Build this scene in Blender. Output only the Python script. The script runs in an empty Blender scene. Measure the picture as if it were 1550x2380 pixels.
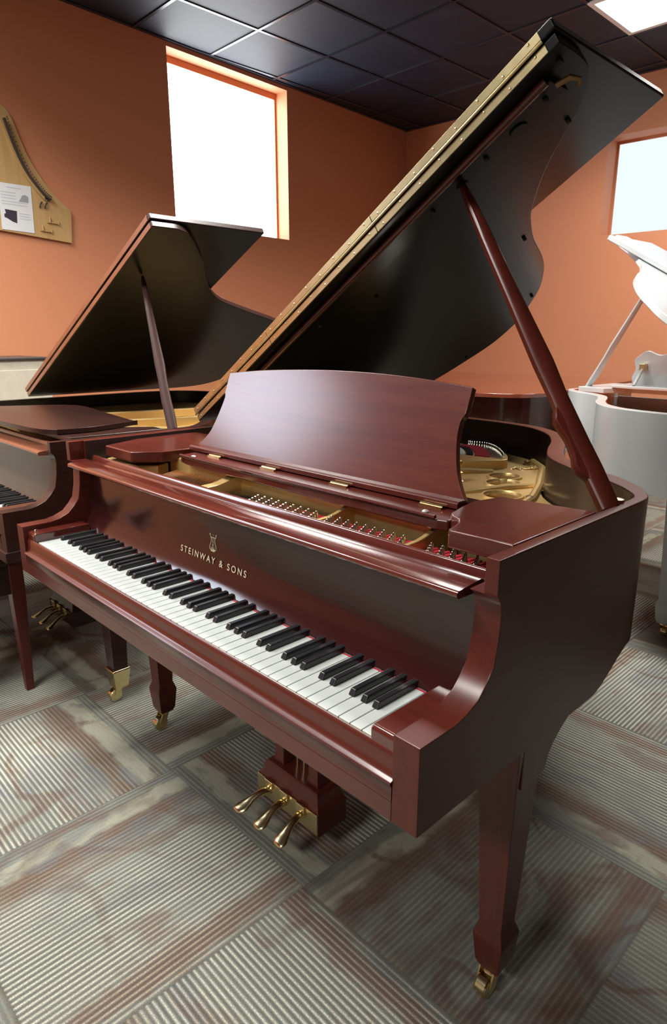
import bpy, bmesh, math, random
from mathutils import Vector, Matrix
random.seed(7)
S = bpy.context.scene
COL = S.collection
PI = math.pi

# ------------------------------------------------------------------ camera, world, exposure
cam = bpy.data.objects.new('camera', bpy.data.cameras.new('camera')); COL.objects.link(cam)
cam.location = (0.4397, -0.5749, 1.2735)
cam.rotation_euler = (1.3068, 0.0, 0.8034)
cam.data.sensor_fit = 'VERTICAL'; cam.data.sensor_height = 24.0
cam.data.lens = 24.0 * 1521.3 / 2380.0
cam.data.clip_start = 0.02
S.camera = cam
w = bpy.data.worlds.new('daylight'); S.world = w; w.use_nodes = True
w.node_tree.nodes['Background'].inputs[0].default_value = (0.75, 0.85, 1.0, 1)
w.node_tree.nodes['Background'].inputs[1].default_value = 0.6
S.view_settings.view_transform = 'Standard'; S.view_settings.look = 'None'
S.view_settings.gamma = 1.0; S.view_settings.use_curve_mapping = False
S.view_settings.exposure = 0.16
TROFFER_POWER = 4.0          # the lit lens itself
TROFFER_WATTS = 105.0         # the lamp tubes behind it, shielded towards the horizontal
WINDOW_POWER = 8.5
WINDOW_BACK_POWER = 0.95
WINDOW_UNSEEN_POWER = 10.0

# ------------------------------------------------------------------ node helpers
class NT:
    def __init__(s, m):
        s.t = m.node_tree; s.n = s.t.nodes; s.l = s.t.links
    def new(s, kind, **kw):
        nd = s.n.new(kind)
        for k, v in kw.items(): setattr(nd, k, v)
        return nd
    def put(s, sock, v):
        if isinstance(v, bpy.types.NodeSocket): s.l.new(v, sock)
        elif isinstance(v, (tuple, list)) and len(v) == 3 and sock.type == 'RGBA': sock.default_value = (*v, 1)
        else: sock.default_value = v
    def m(s, op, a, b=0.0, c=0.0):
        nd = s.new('ShaderNodeMath', operation=op)
        s.put(nd.inputs[0], a); s.put(nd.inputs[1], b); s.put(nd.inputs[2], c)
        return nd.outputs[0]
    def mix(s, f, a, b, mode='MIX'):
        nd = s.new('ShaderNodeMix', data_type='RGBA', blend_type=mode)
        s.put(nd.inputs[0], f); s.put(nd.inputs[6], a); s.put(nd.inputs[7], b)
        return nd.outputs[2]
    def vec(s, x, y, z=0.0):
        nd = s.new('ShaderNodeCombineXYZ')
        for i, v in enumerate((x, y, z)): s.put(nd.inputs[i], v)
        return nd.outputs[0]
    def noise(s, v, scale, detail=3.0, rough=0.5, dist=0.0):
        nd = s.new('ShaderNodeTexNoise'); s.put(nd.inputs['Vector'], v)
        nd.inputs['Scale'].default_value = scale; nd.inputs['Detail'].default_value = detail
        nd.inputs['Roughness'].default_value = rough; nd.inputs['Distortion'].default_value = dist
        return nd.outputs['Fac']
    def ramp(s, f, stops):
        nd = s.new('ShaderNodeValToRGB'); s.put(nd.inputs[0], f)
        e = nd.color_ramp.elements
        while len(e) < len(stops): e.new(0.5)
        for el, (p, c) in zip(e, stops):
            el.position = p; el.color = (*c, 1) if len(c) == 3 else c
        return nd.outputs[0]
    def rng(s, f, a, b, c=0.0, d=1.0):
        nd = s.new('ShaderNodeMapRange'); s.put(nd.inputs[0], f)
        for i, v in enumerate((a, b, c, d)): nd.inputs[i + 1].default_value = v
        return nd.outputs[0]

def base_mat(name):
    m = bpy.data.materials.new(name); m.use_nodes = True
    return m, NT(m), m.node_tree.nodes['Principled BSDF']

def plain(name, col, rough=0.5, metal=0.0, coat=0.0, spec=0.5, var=0.08, scale=40.0, bump=0.0):
    m, t, p = base_mat(name)
    v = t.new('ShaderNodeTexCoord').outputs['Object']
    n = t.noise(v, scale, 3)
    c2 = tuple(c * (1 - var) for c in col); c1 = tuple(min(1, c * (1 + var)) for c in col)
    t.put(p.inputs['Base Color'], t.mix(n, c1, c2))
    p.inputs['Roughness'].default_value = rough; p.inputs['Metallic'].default_value = metal
    p.inputs['Coat Weight'].default_value = coat; p.inputs['Coat Roughness'].default_value = 0.08
    p.inputs['Specular IOR Level'].default_value = spec
    if bump:
        b = t.new('ShaderNodeBump'); b.inputs['Strength'].default_value = bump; b.inputs['Distance'].default_value = 0.002
        t.put(b.inputs['Height'], n); t.put(p.inputs['Normal'], b.outputs[0])
    return m

def wood(name, c1, c2, rough=0.3, coat=0.25, axis='x', grain=1.0, spec=0.5, crough=0.12):
    m, t, p = base_mat(name)
    tc = t.new('ShaderNodeTexCoord')
    mp = t.new('ShaderNodeMapping')
    sc = {'x': (1.2, 16, 16), 'y': (16, 1.2, 16), 'z': (16, 16, 1.2)}[axis]
    mp.inputs['Scale'].default_value = tuple(q * grain for q in sc)
    t.l.new(tc.outputs['Object'], mp.inputs[0])
    a = t.noise(mp.outputs[0], 2.2, 5, 0.6, 0.6)
    f = t.noise(mp.outputs[0], 22.0, 2, 0.5, 0.0)
    big = t.noise(tc.outputs['Object'], 2.4, 2, 0.5, 0.4)
    s = t.m('ADD', t.m('MULTIPLY', a, 0.6), t.m('ADD', t.m('MULTIPLY', f, 0.12), t.m('MULTIPLY', big, 0.28)))
    t.put(p.inputs['Base Color'], t.ramp(s, [(0.33, c2), (0.68, c1)]))
    p.inputs['Roughness'].default_value = rough
    p.inputs['Coat Weight'].default_value = coat; p.inputs['Coat Roughness'].default_value = crough
    p.inputs['Specular IOR Level'].default_value = spec
    return m

def glow(name, col, power):
    m = bpy.data.materials.new(name); m.use_nodes = True
    t = NT(m); t.n.clear()
    e = t.new('ShaderNodeEmission'); e.inputs[0].default_value = (*col, 1); e.inputs[1].default_value = power
    o = t.new('ShaderNodeOutputMaterial'); t.l.new(e.outputs[0], o.inputs[0])
    return m

# ------------------------------------------------------------------ mesh helpers
def finish(name, bm, mats, parent=None, sharp=32, bevel=0.0, seg=2):
    for f in bm.faces: f.smooth = True
    bm.normal_update()
    for e in bm.edges:
        if len(e.link_faces) == 2: e.smooth = e.calc_face_angle(0) < math.radians(sharp)
        else: e.smooth = False
    me = bpy.data.meshes.new(name); bm.to_mesh(me); bm.free()
    if not isinstance(mats, (list, tuple)): mats = [mats]
    for mm in mats: me.materials.append(mm)
    o = bpy.data.objects.new(name, me); COL.objects.link(o)
    if parent: o.parent = parent
    if bevel:
        b = o.modifiers.new('edge', 'BEVEL'); b.width = bevel; b.segments = seg
        b.limit_method = 'ANGLE'; b.angle_limit = math.radians(38); b.harden_normals = True
        b.use_clamp_overlap = True
    return o

def box(bm, x0, x1, y0, y1, z0, z1, mi=0):
    x0, x1 = min(x0, x1), max(x0, x1); y0, y1 = min(y0, y1), max(y0, y1); z0, z1 = min(z0, z1), max(z0, z1)
    v = [bm.verts.new((x, y, z)) for x in (x0, x1) for y in (y0, y1) for z in (z0, z1)]
    fs = [(0, 1, 3, 2), (4, 6, 7, 5), (0, 4, 5, 1), (2, 3, 7, 6), (0, 2, 6, 4), (1, 5, 7, 3)]
    out = []
    for f in fs:
        q = bm.faces.new([v[i] for i in f]); q.material_index = mi; out.append(q)
    return v, out

def prism(bm, pts, fa, fb, mi=0, mcap_a=None, mcap_b=None):
    """closed polygon pts (any 2-tuples); fa / fb map a tuple to the two 3-D caps"""
    A = [bm.verts.new(fa(p)) for p in pts]; B = [bm.verts.new(fb(p)) for p in pts]
    n = len(pts); fs = []
    f = bm.faces.new(A); f.material_index = mi if mcap_a is None else mcap_a; fs.append(f)
    f = bm.faces.new(B[::-1]); f.material_index = mi if mcap_b is None else mcap_b; fs.append(f)
    for i in range(n):
        j = (i + 1) % n
        f = bm.faces.new((A[j], A[i], B[i], B[j])); f.material_index = mi; fs.append(f)
    bmesh.ops.recalc_face_normals(bm, faces=fs)
    return A, B

def prism_x(bm, yz, x0, x1, mi=0): return prism(bm, yz, lambda p: (x0, p[0], p[1]), lambda p: (x1, p[0], p[1]), mi)
def prism_z(bm, xy, z0, z1, mi=0): return prism(bm, xy, lambda p: (p[0], p[1], z0), lambda p: (p[0], p[1], z1), mi)

def tube(bm, pts, r, n=10, mi=0, cap=True):
    pts = [Vector(p) for p in pts]
    rs = r if isinstance(r, (list, tuple)) else [r] * len(pts)
    rings = []; up = Vector((0, 0, 1))
    for i, p in enumerate(pts):
        d = (pts[min(i + 1, len(pts) - 1)] - pts[max(i - 1, 0)]).normalized()
        a = d.cross(up)
        if a.length < 1e-4: a = d.cross(Vector((0, 1, 0)))
        a.normalize(); b = a.cross(d).normalized()
        rings.append([bm.verts.new(p + rs[i] * (math.cos(2 * PI * k / n) * a + math.sin(2 * PI * k / n) * b)) for k in range(n)])
    fs = []
    for i in range(len(rings) - 1):
        for k in range(n):
            f = bm.faces.new((rings[i][k], rings[i][(k + 1) % n], rings[i + 1][(k + 1) % n], rings[i + 1][k])); f.material_index = mi; fs.append(f)
    if cap:
        for rr in (rings[0][::-1], rings[-1]):
            f = bm.faces.new(rr); f.material_index = mi; fs.append(f)
    bmesh.ops.recalc_face_normals(bm, faces=fs)

def lathe(bm, prof, c=(0, 0, 0), n=16, axis='z', mi=0):
    """prof: list of (radius, height)"""
    rings = []; c = Vector(c)
    for r, h in prof:
        ring = []
        for k in range(n):
            a = 2 * PI * k / n; u, v = r * math.cos(a), r * math.sin(a)
            p = {'z': (u, v, h), 'x': (h, u, v), 'y': (u, h, v)}[axis]
            ring.append(bm.verts.new(c + Vector(p)))
        rings.append(ring)
    fs = []
    for i in range(len(rings) - 1):
        for k in range(n):
            f = bm.faces.new((rings[i][k], rings[i][(k + 1) % n], rings[i + 1][(k + 1) % n], rings[i + 1][k])); f.material_index = mi; fs.append(f)
    for rr in (rings[0], rings[-1]):
        f = bm.faces.new(rr); f.material_index = mi; fs.append(f)
    bmesh.ops.recalc_face_normals(bm, faces=fs)

def loft(bm, secs, mi=0, cap=True):
    """secs: lists of equally many 3-D points"""
    R = [[bm.verts.new(p) for p in s] for s in secs]; n = len(secs[0]); fs = []
    for i in range(len(R) - 1):
        for k in range(n):
            f = bm.faces.new((R[i][k], R[i][(k + 1) % n], R[i + 1][(k + 1) % n], R[i + 1][k])); f.material_index = mi; fs.append(f)
    if cap:
        for rr in (R[0], R[-1]):
            f = bm.faces.new(rr); f.material_index = mi; fs.append(f)
    bmesh.ops.recalc_face_normals(bm, faces=fs)

def sq(cx, cy, h, z, k=0.0):
    if not k: return [(cx - h, cy - h, z), (cx + h, cy - h, z), (cx + h, cy + h, z), (cx - h, cy + h, z)]
    r = []
    for sx, sy in ((-1, -1), (1, -1), (1, 1), (-1, 1)):
        a = (cx + sx * h, cy + sy * (h - k)); b = (cx + sx * (h - k), cy + sy * h)
        r += [(*q, z) for q in ((a, b) if sx * sy < 0 else (a, b))]
    # order round the square
    r.sort(key=lambda q: math.atan2(q[1] - cy, q[0] - cx))
    return r

def spline(pts, per=6, closed=False):
    """Catmull-Rom through 2-D points"""
    out = []; n = len(pts)
    rngn = n if closed else n - 1
    for i in range(rngn):
        g = lambda k: pts[k % n] if closed else pts[max(0, min(n - 1, k))]
        p0, p1, p2, p3 = g(i - 1), g(i), g(i + 1), g(i + 2)
        for s in range(per):
            t = s / per
            out.append(tuple(0.5 * (2 * b + (c - a) * t + (2 * a - 5 * b + 4 * c - d) * t * t + (-a + 3 * b - 3 * c + d) * t ** 3)
                             for a, b, c, d in zip(p0, p1, p2, p3)))
    if not closed: out.append(tuple(pts[-1]))
    return out

def empty(name, loc=(0, 0, 0), rz=0.0):
    o = bpy.data.objects.new(name, None); COL.objects.link(o)
    o.location = loc; o.rotation_euler = (0, 0, rz); o.empty_display_size = 0.1
    return o

def tag(o, label, cat, group=None):
    o['label'] = label; o['category'] = cat
    if group: o['group'] = group
    return o

def struct(o):
    o['kind'] = 'structure'; return o

def copy_part(src, name, parent, loc=(0, 0, 0), rot=None):
    c = src.copy(); c.name = name; COL.objects.link(c); c.parent = parent; c.location = loc
    if rot: c.rotation_euler = rot
    return c

# ------------------------------------------------------------------ materials
MAH = dict(c1=(0.098, 0.0175, 0.0100), c2=(0.056, 0.0095, 0.0062))
M_mah = wood('mahogany_satin', **MAH, rough=0.27, coat=0.22, axis='x', spec=0.42, crough=0.09)
M_mah_y = wood('mahogany_satin_side', **MAH, rough=0.30, coat=0.0, axis='y', spec=0.34)
M_mah_z = wood('mahogany_satin_upright', **MAH, rough=0.30, coat=0.0, axis='z', spec=0.38)
M_desk = wood('mahogany_desk', (0.120, 0.025, 0.0135), (0.066, 0.0125, 0.009), rough=0.22, coat=0.35, axis='x', crough=0.22)
M_mah_gloss = wood('mahogany_polished', (0.110, 0.020, 0.012), (0.060, 0.0105, 0.008), rough=0.18, coat=0.8, axis='x', crough=0.05)
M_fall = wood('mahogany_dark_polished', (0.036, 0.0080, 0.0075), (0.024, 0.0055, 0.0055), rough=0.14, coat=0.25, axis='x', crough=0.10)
M_ebony = plain('ebony_satin', (0.006, 0.006, 0.0065), rough=0.27, coat=0.0, spec=0.22, var=0.15)
M_brownblack = wood('walnut_dark', (0.036, 0.0125, 0.0085), (0.018, 0.007, 0.0055), rough=0.30, coat=0.05, axis='x', spec=0.35)
M_brownblack_z = wood('walnut_dark_upright', (0.040, 0.013, 0.011), (0.018, 0.007, 0.006), rough=0.30, coat=0.3, axis='z')
M_inner = plain('rim_inner_dark', (0.022, 0.012, 0.011), rough=0.35, coat=0.2)
M_ivory = plain('white_key_top', (0.47, 0.50, 0.48), rough=0.22, coat=0.2, var=0.02)
M_front = plain('white_key_front', (0.62, 0.60, 0.47), rough=0.35, var=0.02)
M_black = plain('black_key', (0.012, 0.012, 0.014), rough=0.34, coat=0.15, var=0.2)
M_gold = plain('gold_lacquered_iron', (0.66, 0.45, 0.18), rough=0.38, metal=0.65, var=0.12, scale=60, bump=0.15)
M_golddark = plain('gold_lacquer_dark', (0.20, 0.12, 0.05), rough=0.45, metal=0.6, var=0.15)
M_brass = plain('polished_brass', (0.80, 0.66, 0.36), rough=0.20, metal=1.0, var=0.15, scale=90)
M_brassaged = plain('hinge_brass', (0.64, 0.53, 0.29), rough=0.30, metal=1.0, var=0.25, scale=30)
M_steel = plain('nickel_pin', (0.80, 0.78, 0.70), rough=0.18, metal=1.0)
M_felt = plain('red_felt', (0.36, 0.025, 0.035), rough=0.95, var=0.3, scale=300, spec=0.1, bump=0.4)
M_feltdark = plain('black_felt', (0.012, 0.012, 0.013), rough=0.95, var=0.2, spec=0.1)
M_string = plain('copper_string', (0.45, 0.25, 0.16), rough=0.35, metal=0.9)
M_sound = wood('soundboard_spruce', (0.34, 0.17, 0.07), (0.22, 0.10, 0.04), rough=0.45, coat=0.2, axis='y')
M_decal = plain('gold_leaf_lettering', (0.72, 0.62, 0.42), rough=0.45, metal=0.2, var=0.03)
M_white = plain('white_lacquer', (0.40, 0.42, 0.42), rough=0.25, coat=0.3, var=0.02)
M_whitedark = plain('white_lacquer_underside', (0.52, 0.54, 0.53), rough=0.4, var=0.02)
M_orangeinner = wood('orange_inner', (0.80, 0.23, 0.065), (0.62, 0.16, 0.045), rough=0.3, coat=0.4, axis='x')  # orange tone for the white grand's inner rim and plate
M_prop = wood('prop_stick_brown', (0.040, 0.015, 0.012), (0.025, 0.009, 0.008), rough=0.5, coat=0.0, axis='z', spec=0.12)
M_rubber = plain('rubber', (0.02, 0.02, 0.02), rough=0.7)
M_wall = plain('orange_wall_paint', (0.60, 0.235, 0.115), rough=0.62, var=0.02, scale=120, bump=0.05)
M_wallgrey = plain('pale_grey_wall_paint', (0.36, 0.33, 0.30), rough=0.7, var=0.02, scale=100)
M_wallplain = plain('umber_wall_paint', (0.085, 0.055, 0.040), rough=0.7, var=0.02, scale=100)
M_window = glow('frosted_window_daylight', (0.97, 0.985, 1.0), WINDOW_POWER)
M_windowback = glow('frosted_window_shade_daylight', (0.84, 0.93, 1.0), WINDOW_BACK_POWER)
M_windowunseen = glow('frosted_window_front_daylight', (0.76, 0.86, 1.0), WINDOW_UNSEEN_POWER)
M_lens = glow('troffer_lens_light', (1.0, 0.97, 0.92), TROFFER_POWER)
M_troffer = plain('troffer_white_enamel', (0.8, 0.8, 0.78), rough=0.5)
M_tbar = plain('ceiling_grid_black', (0.012, 0.016, 0.026), rough=0.30, var=0.05, spec=0.4)
M_board = wood('varnished_spruce_board', (0.56, 0.36, 0.15), (0.44, 0.27, 0.10), rough=0.5, coat=0.1, axis='z')
M_bridge = plain('bridge_dark_maple', (0.05, 0.035, 0.03), rough=0.5)
M_paper = plain('printed_paper', (0.72, 0.74, 0.76), rough=0.8, var=0.03)
M_ink = plain('grey_print', (0.33, 0.34, 0.37), rough=0.8)
M_inkdark = plain('dark_print', (0.04, 0.03, 0.045), rough=0.8)
M_pale = wood('pickled_pale_wood', (0.56, 0.51, 0.41), (0.46, 0.42, 0.34), rough=0.55, coat=0.0, axis='x', grain=0.6)
M_darktrim = plain('dark_trim', (0.05, 0.045, 0.045), rough=0.4)

def ceiling_mat():
    m, t, p = base_mat('black_ceiling_tile')
    v = t.new('ShaderNodeTexCoord').outputs['Object']
    n = t.noise(v, 3.0, 5, 0.65, 0.8); f = t.noise(v, 160, 2)
    c = t.ramp(n, [(0.35, (0.0055, 0.0105, 0.024)), (0.75, (0.010, 0.019, 0.037))])
    scuff = t.rng(t.noise(v, 9.0, 6, 0.7, 1.2), 0.62, 0.75)
    t.put(p.inputs['Base Color'], t.mix(t.m('MULTIPLY', scuff, 0.5), c, (0.075, 0.085, 0.10)))
    p.inputs['Roughness'].default_value = 0.58; p.inputs['Specular IOR Level'].default_value = 0.42
    b = t.new('ShaderNodeBump'); b.inputs['Strength'].default_value = 0.25; b.inputs['Distance'].default_value = 0.003
    t.put(b.inputs['Height'], f); t.put(p.inputs['Normal'], b.outputs[0])
    return m
M_ceiling = ceiling_mat()

def carpet_mat():
    m, t, p = base_mat('striped_carpet_tile')
    sp = t.new('ShaderNodeSeparateXYZ'); t.l.new(t.new('ShaderNodeTexCoord').outputs['Object'], sp.inputs[0])
    u0 = t.m('DIVIDE', t.m('ADD', sp.outputs[0], 0.529), 0.6050); v0 = t.m('DIVIDE', t.m('SUBTRACT', sp.outputs[1], 0.261), 0.6050)
    iu, iv = t.m('FLOOR', u0), t.m('FLOOR', v0); fu, fv = t.m('FRACT', u0), t.m('FRACT', v0)
    par = t.m('FLOORED_MODULO', t.m('ADD', iu, iv), 2.0); npar = t.m('SUBTRACT', 1.0, par)
    ac = t.m('ADD', t.m('MULTIPLY', fu, npar), t.m('MULTIPLY', fv, par))
    al = t.m('ADD', t.m('MULTIPLY', fv, npar), t.m('MULTIPLY', fu, par))
    wn = t.new('ShaderNodeTexWhiteNoise', noise_dimensions='2D'); t.put(wn.inputs['Vector'], t.vec(iu, iv))
    r = wn.outputs['Value']
    off = t.m('MULTIPLY', r, 37.0)
    # each tile carries the same run of bands across its ribs, flipped or shifted from tile to tile, broken up by patches
    flip = t.m('GREATER_THAN', t.m('FRACT', t.m('MULTIPLY', r, 7.31)), 0.62)
    acf = t.m('ADD', t.m('MULTIPLY', ac, t.m('SUBTRACT', 1.0, flip)), t.m('MULTIPLY', t.m('SUBTRACT', 1.0, ac), flip))
    warp = t.noise(t.vec(t.m('ADD', ac, off), t.m('MULTIPLY', al, 1.6), off), 3.0, 3, 0.6, 0.6)
    accr = t.m('ADD', acf, t.m('MULTIPLY', t.m('SUBTRACT', warp, 0.5), 0.10))
    GREY, GREEN, BEIGE, BROWN, BLUE = (0.195, 0.200, 0.172), (0.168, 0.177, 0.150), (0.320, 0.318, 0.245), (0.150, 0.110, 0.084), (0.130, 0.138, 0.142)
    base = t.ramp(accr, [(0.0, GREEN), (0.055, GREEN), (0.075, BEIGE), (0.150, BEIGE), (0.175, BROWN), (0.235, BROWN), (0.30, GREY), (0.60, GREEN), (0.86, GREY), (0.90, BROWN), (0.955, BROWN), (0.975, GREY)])
    light = t.ramp(accr, [(0.0, (0.40, 0.395, 0.325)), (0.15, (0.40, 0.39, 0.31)), (0.18, (0.33, 0.265, 0.195)), (0.26, (0.38, 0.325, 0.245)), (0.34, (0.56, 0.55, 0.455)), (0.86, (0.56, 0.55, 0.455)), (0.91, (0.38, 0.315, 0.24)), (1.0, (0.46, 0.44, 0.36))])
    con = t.ramp(accr, [(0.0, (0.45,) * 3), (0.055, (0.45,) * 3), (0.08, (0.12,) * 3), (0.155, (0.12,) * 3), (0.19, (0.65,) * 3), (0.35, (1.0,) * 3), (1.0, (1.0,) * 3)])
    con = t.m('MULTIPLY', con, t.rng(t.noise(t.vec(t.m('ADD', t.m('MULTIPLY', ac, 3.0), off), t.m('MULTIPLY', al, 1.2), t.m('ADD', off, 4.0)), 1.4, 3, 0.6), 0.35, 0.55, 0.45, 1.0))
    con = t.m('MULTIPLY', con, t.rng(r, 0.74, 0.86, 1.0, 0.30))
    blotch = t.noise(t.vec(t.m('ADD', t.m('MULTIPLY', ac, 2.6), off), t.m('ADD', t.m('MULTIPLY', al, 1.3), off), 3.0), 1.5, 4, 0.6, 1.0)
    blotch2 = t.noise(t.vec(t.m('ADD', t.m('MULTIPLY', ac, 3.2), off), t.m('ADD', t.m('MULTIPLY', al, 1.0), off), 8.0), 1.5, 4, 0.62, 0.8)
    fb = t.rng(blotch, 0.54, 0.62); fr_ = t.rng(blotch2, 0.55, 0.62)
    base = t.mix(t.m('MULTIPLY', fb, 0.65), base, BLUE)
    base = t.mix(t.m('MULTIPLY', fr_, 0.55), base, (0.140, 0.097, 0.073))
    light = t.mix(t.m('MULTIPLY', fb, 0.55), light, (0.36, 0.37, 0.36))
    light = t.mix(t.m('MULTIPLY', fr_, 0.55), light, (0.38, 0.30, 0.225))
    swirl = t.noise(t.vec(t.m('ADD', fu, off), t.m('ADD', fv, off), 0.0), 1.7, 1, 0.4, 0.8)
    arc = t.m('MULTIPLY', t.rng(t.m('ABSOLUTE', t.m('SUBTRACT', swirl, 0.52)), 0.018, 0.040, 1.0, 0.0), t.rng(r, 0.40, 0.55))
    arc = t.m('MULTIPLY', arc, t.rng(blotch, 0.42, 0.52))
    base = t.mix(t.m('MULTIPLY', arc, 0.60), base, (0.115, 0.066, 0.048))
    light = t.mix(t.m('MULTIPLY', arc, 0.50), light, (0.26, 0.17, 0.125))
    # ribs
    rib = t.m('ADD', t.m('MULTIPLY', t.m('SINE', t.m('MULTIPLY', ac, 2 * PI * 45)), 0.5), 0.5)
    rib = t.m('POWER', rib, 2.4)
    fine = t.noise(t.vec(sp.outputs[0], sp.outputs[1], 0.0), 330.0, 2, 0.75)
    col = t.mix(t.m('MULTIPLY', t.m('MULTIPLY', rib, con), t.rng(fine, 0.28, 0.58, 0.35, 1.0)), base, light)
    groove = t.m('MULTIPLY', t.rng(rib, 0.0, 0.10, 1.0, 0.0), con)
    col = t.mix(t.m('MULTIPLY', groove, 0.42), col, (0.075, 0.072, 0.062))
    col = t.mix(0.45, col, t.ramp(fine, [(0.3, (0.42, 0.42, 0.42)), (0.66, (1.15, 1.15, 1.15))]), 'MULTIPLY')
    # seam
    edge = t.m('MINIMUM', t.m('MINIMUM', fu, t.m('SUBTRACT', 1.0, fu)), t.m('MINIMUM', fv, t.m('SUBTRACT', 1.0, fv)))
    col = t.mix(t.rng(edge, 0.002, 0.006, 0.4, 0.0), col, (0.07, 0.068, 0.06))
    t.put(p.inputs['Base Color'], col)
    p.inputs['Roughness'].default_value = 0.95; p.inputs['Specular IOR Level'].default_value = 0.15
    b = t.new('ShaderNodeBump'); b.inputs['Strength'].default_value = 0.5; b.inputs['Distance'].default_value = 0.003
    t.put(b.inputs['Height'], t.m('ADD', t.m('MULTIPLY', rib, con), t.m('MULTIPLY', fine, 0.5))); t.put(p.inputs['Normal'], b.outputs[0])
    return m
M_carpet = carpet_mat()

# ------------------------------------------------------------------ the room
TH = 1.642
D1 = Vector((math.cos(TH), math.sin(TH), 0)); D2 = Vector((-math.sin(TH), math.cos(TH), 0))
WB, WA, HH = 3.8548, 5.197, 3.2        # left wall, back wall, ceiling height
WB0, WA0 = -4.6, -4.6                  # the two unseen walls
def rm(a, b, z): return D1 * a + D2 * b + Vector((0, 0, z))

def wall(name, mat_, f, a0, a1, openings, depth):
    """f(a, z, d): wall point, d = distance behind the wall face; openings: (a0, a1, z0, z1)"""
    bm = bmesh.new()
    As = sorted({a0, a1, *[q for o in openings for q in o[:2]]}); Zs = sorted({0.0, HH, *[q for o in openings for q in o[2:]]})
    for i in range(len(As) - 1):
        for j in range(len(Zs) - 1):
            ca, cz = (As[i] + As[i + 1]) / 2, (Zs[j] + Zs[j + 1]) / 2
            if any(o[0] < ca < o[1] and o[2] < cz < o[3] for o in openings): continue
            bm.faces.new([bm.verts.new(f(*q, 0)) for q in ((As[i], Zs[j]), (As[i + 1], Zs[j]), (As[i + 1], Zs[j + 1]), (As[i], Zs[j + 1]))])
    for o in openings:                  # reveals
        c = [(o[0], o[2]), (o[1], o[2]), (o[1], o[3]), (o[0], o[3])]
        for k in range(4):
            p, q = c[k], c[(k + 1) % 4]
            bm.faces.new([bm.verts.new(f(*p, 0)), bm.verts.new(f(*q, 0)), bm.verts.new(f(*q, depth)), bm.verts.new(f(*p, depth))])
    bmesh.ops.remove_doubles(bm, verts=bm.verts, dist=1e-5)
    return struct(finish(name, bm, mat_, sharp=20))

bm = bmesh.new(); bm.faces.new([bm.verts.new(rm(*q, 0)) for q in ((WA0, WB0), (WA, WB0), (WA, WB), (WA0, WB))][::1])
bmesh.ops.recalc_face_normals(bm, faces=bm.faces)
if list(bm.faces)[0].normal.z < 0: bmesh.ops.reverse_faces(bm, faces=bm.faces)
struct(finish('floor', bm, M_carpet))
bm = bmesh.new(); bm.faces.new([bm.verts.new(rm(*q, HH)) for q in ((WA0, WB0), (WA0, WB), (WA, WB), (WA, WB0))])
struct(finish('ceiling', bm, M_ceiling))

W1 = (2.430, 3.566, 2.050, 3.165); W3 = (-1.75, -0.61, 2.05, 3.165)
W2 = (0.70, 1.862, 2.065, 2.800)
fl = lambda a, z, d: rm(a, WB + d, z)
fb_ = lambda b, z, d: rm(WA + d, b, z)
wall('wall_left', M_wall, fl, WA0, WA, [W1, W3], 0.14)
wall('wall_back', M_wall, fb_, WB0, WB, [W2], 0.21)
ff = lambda b, z, d: rm(WA0 - d, b, z)
wall('wall_front', M_wallgrey, ff, WB0, WB, [], 0.14)
fr = lambda a, z, d: rm(a, WB0 - d, z)
wall('wall_right', M_wallplain, fr, WA0, WA, [], 0.1)

def window(n, f, o, depth, mat_, header, frame_mat):
    root = empty('window_%d' % n); struct(root)
    bm = bmesh.new()
    bm.faces.new([bm.verts.new(f(*q, depth)) for q in ((o[0], o[2]), (o[1], o[2]), (o[1], o[3]), (o[0], o[3]))])
    finish('pane', bm, mat_, root)
    bm = bmesh.new()
    e = 0.018
    for (a0, a1, z0, z1) in ((o[0], o[1], o[3] - header, o[3]), (o[0], o[0] + e, o[2], o[3] - header), (o[1] - e, o[1], o[2], o[3] - header), (o[0], o[1], o[2], o[2] + 0.006)):
        prism(bm, [(a0, z0), (a1, z0), (a1, z1), (a0, z1)], lambda p: f(p[0], p[1], depth - 0.012), lambda p: f(p[0], p[1], depth))
    finish('window_frame', bm, frame_mat, root)
window(1, fl, W1, 0.14, M_window, 0.045, M_wall)
window(2, fb_, W2, 0.21, M_windowback, 0.02, M_wall)
window(3, fl, W3, 0.14, M_windowunseen, 0.045, M_wall)

# suspended ceiling grid: black T-bars between the tiles
bm = bmesh.new()
TX = [-1.805 + 0.5525 * k for k in range(-6, 14)]; TY = [-4.78 + 0.6096 * k - 0.028 for k in range(0, 17)]
for x in TX: box(bm, x - 0.011, x + 0.011, -5.2, 5.5, HH - 0.006, HH + 0.004)
for y in TY: box(bm, -4.6, 5.2, y - 0.011, y + 0.011, HH - 0.0065, HH + 0.004)
# wall angle round the edge
prism(bm, [(WA0, WB), (WA, WB), (WA, WB - 0.03), (WA0, WB - 0.03)], lambda p: rm(p[0], p[1], HH - 0.007), lambda p: rm(p[0], p[1], HH + 0.003))
prism(bm, [(WA, WB0), (WA, WB), (WA - 0.03, WB), (WA - 0.03, WB0)], lambda p: rm(p[0], p[1], HH - 0.007), lambda p: rm(p[0], p[1], HH + 0.003))
struct(finish('trim_1', bm, M_tbar))

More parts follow.
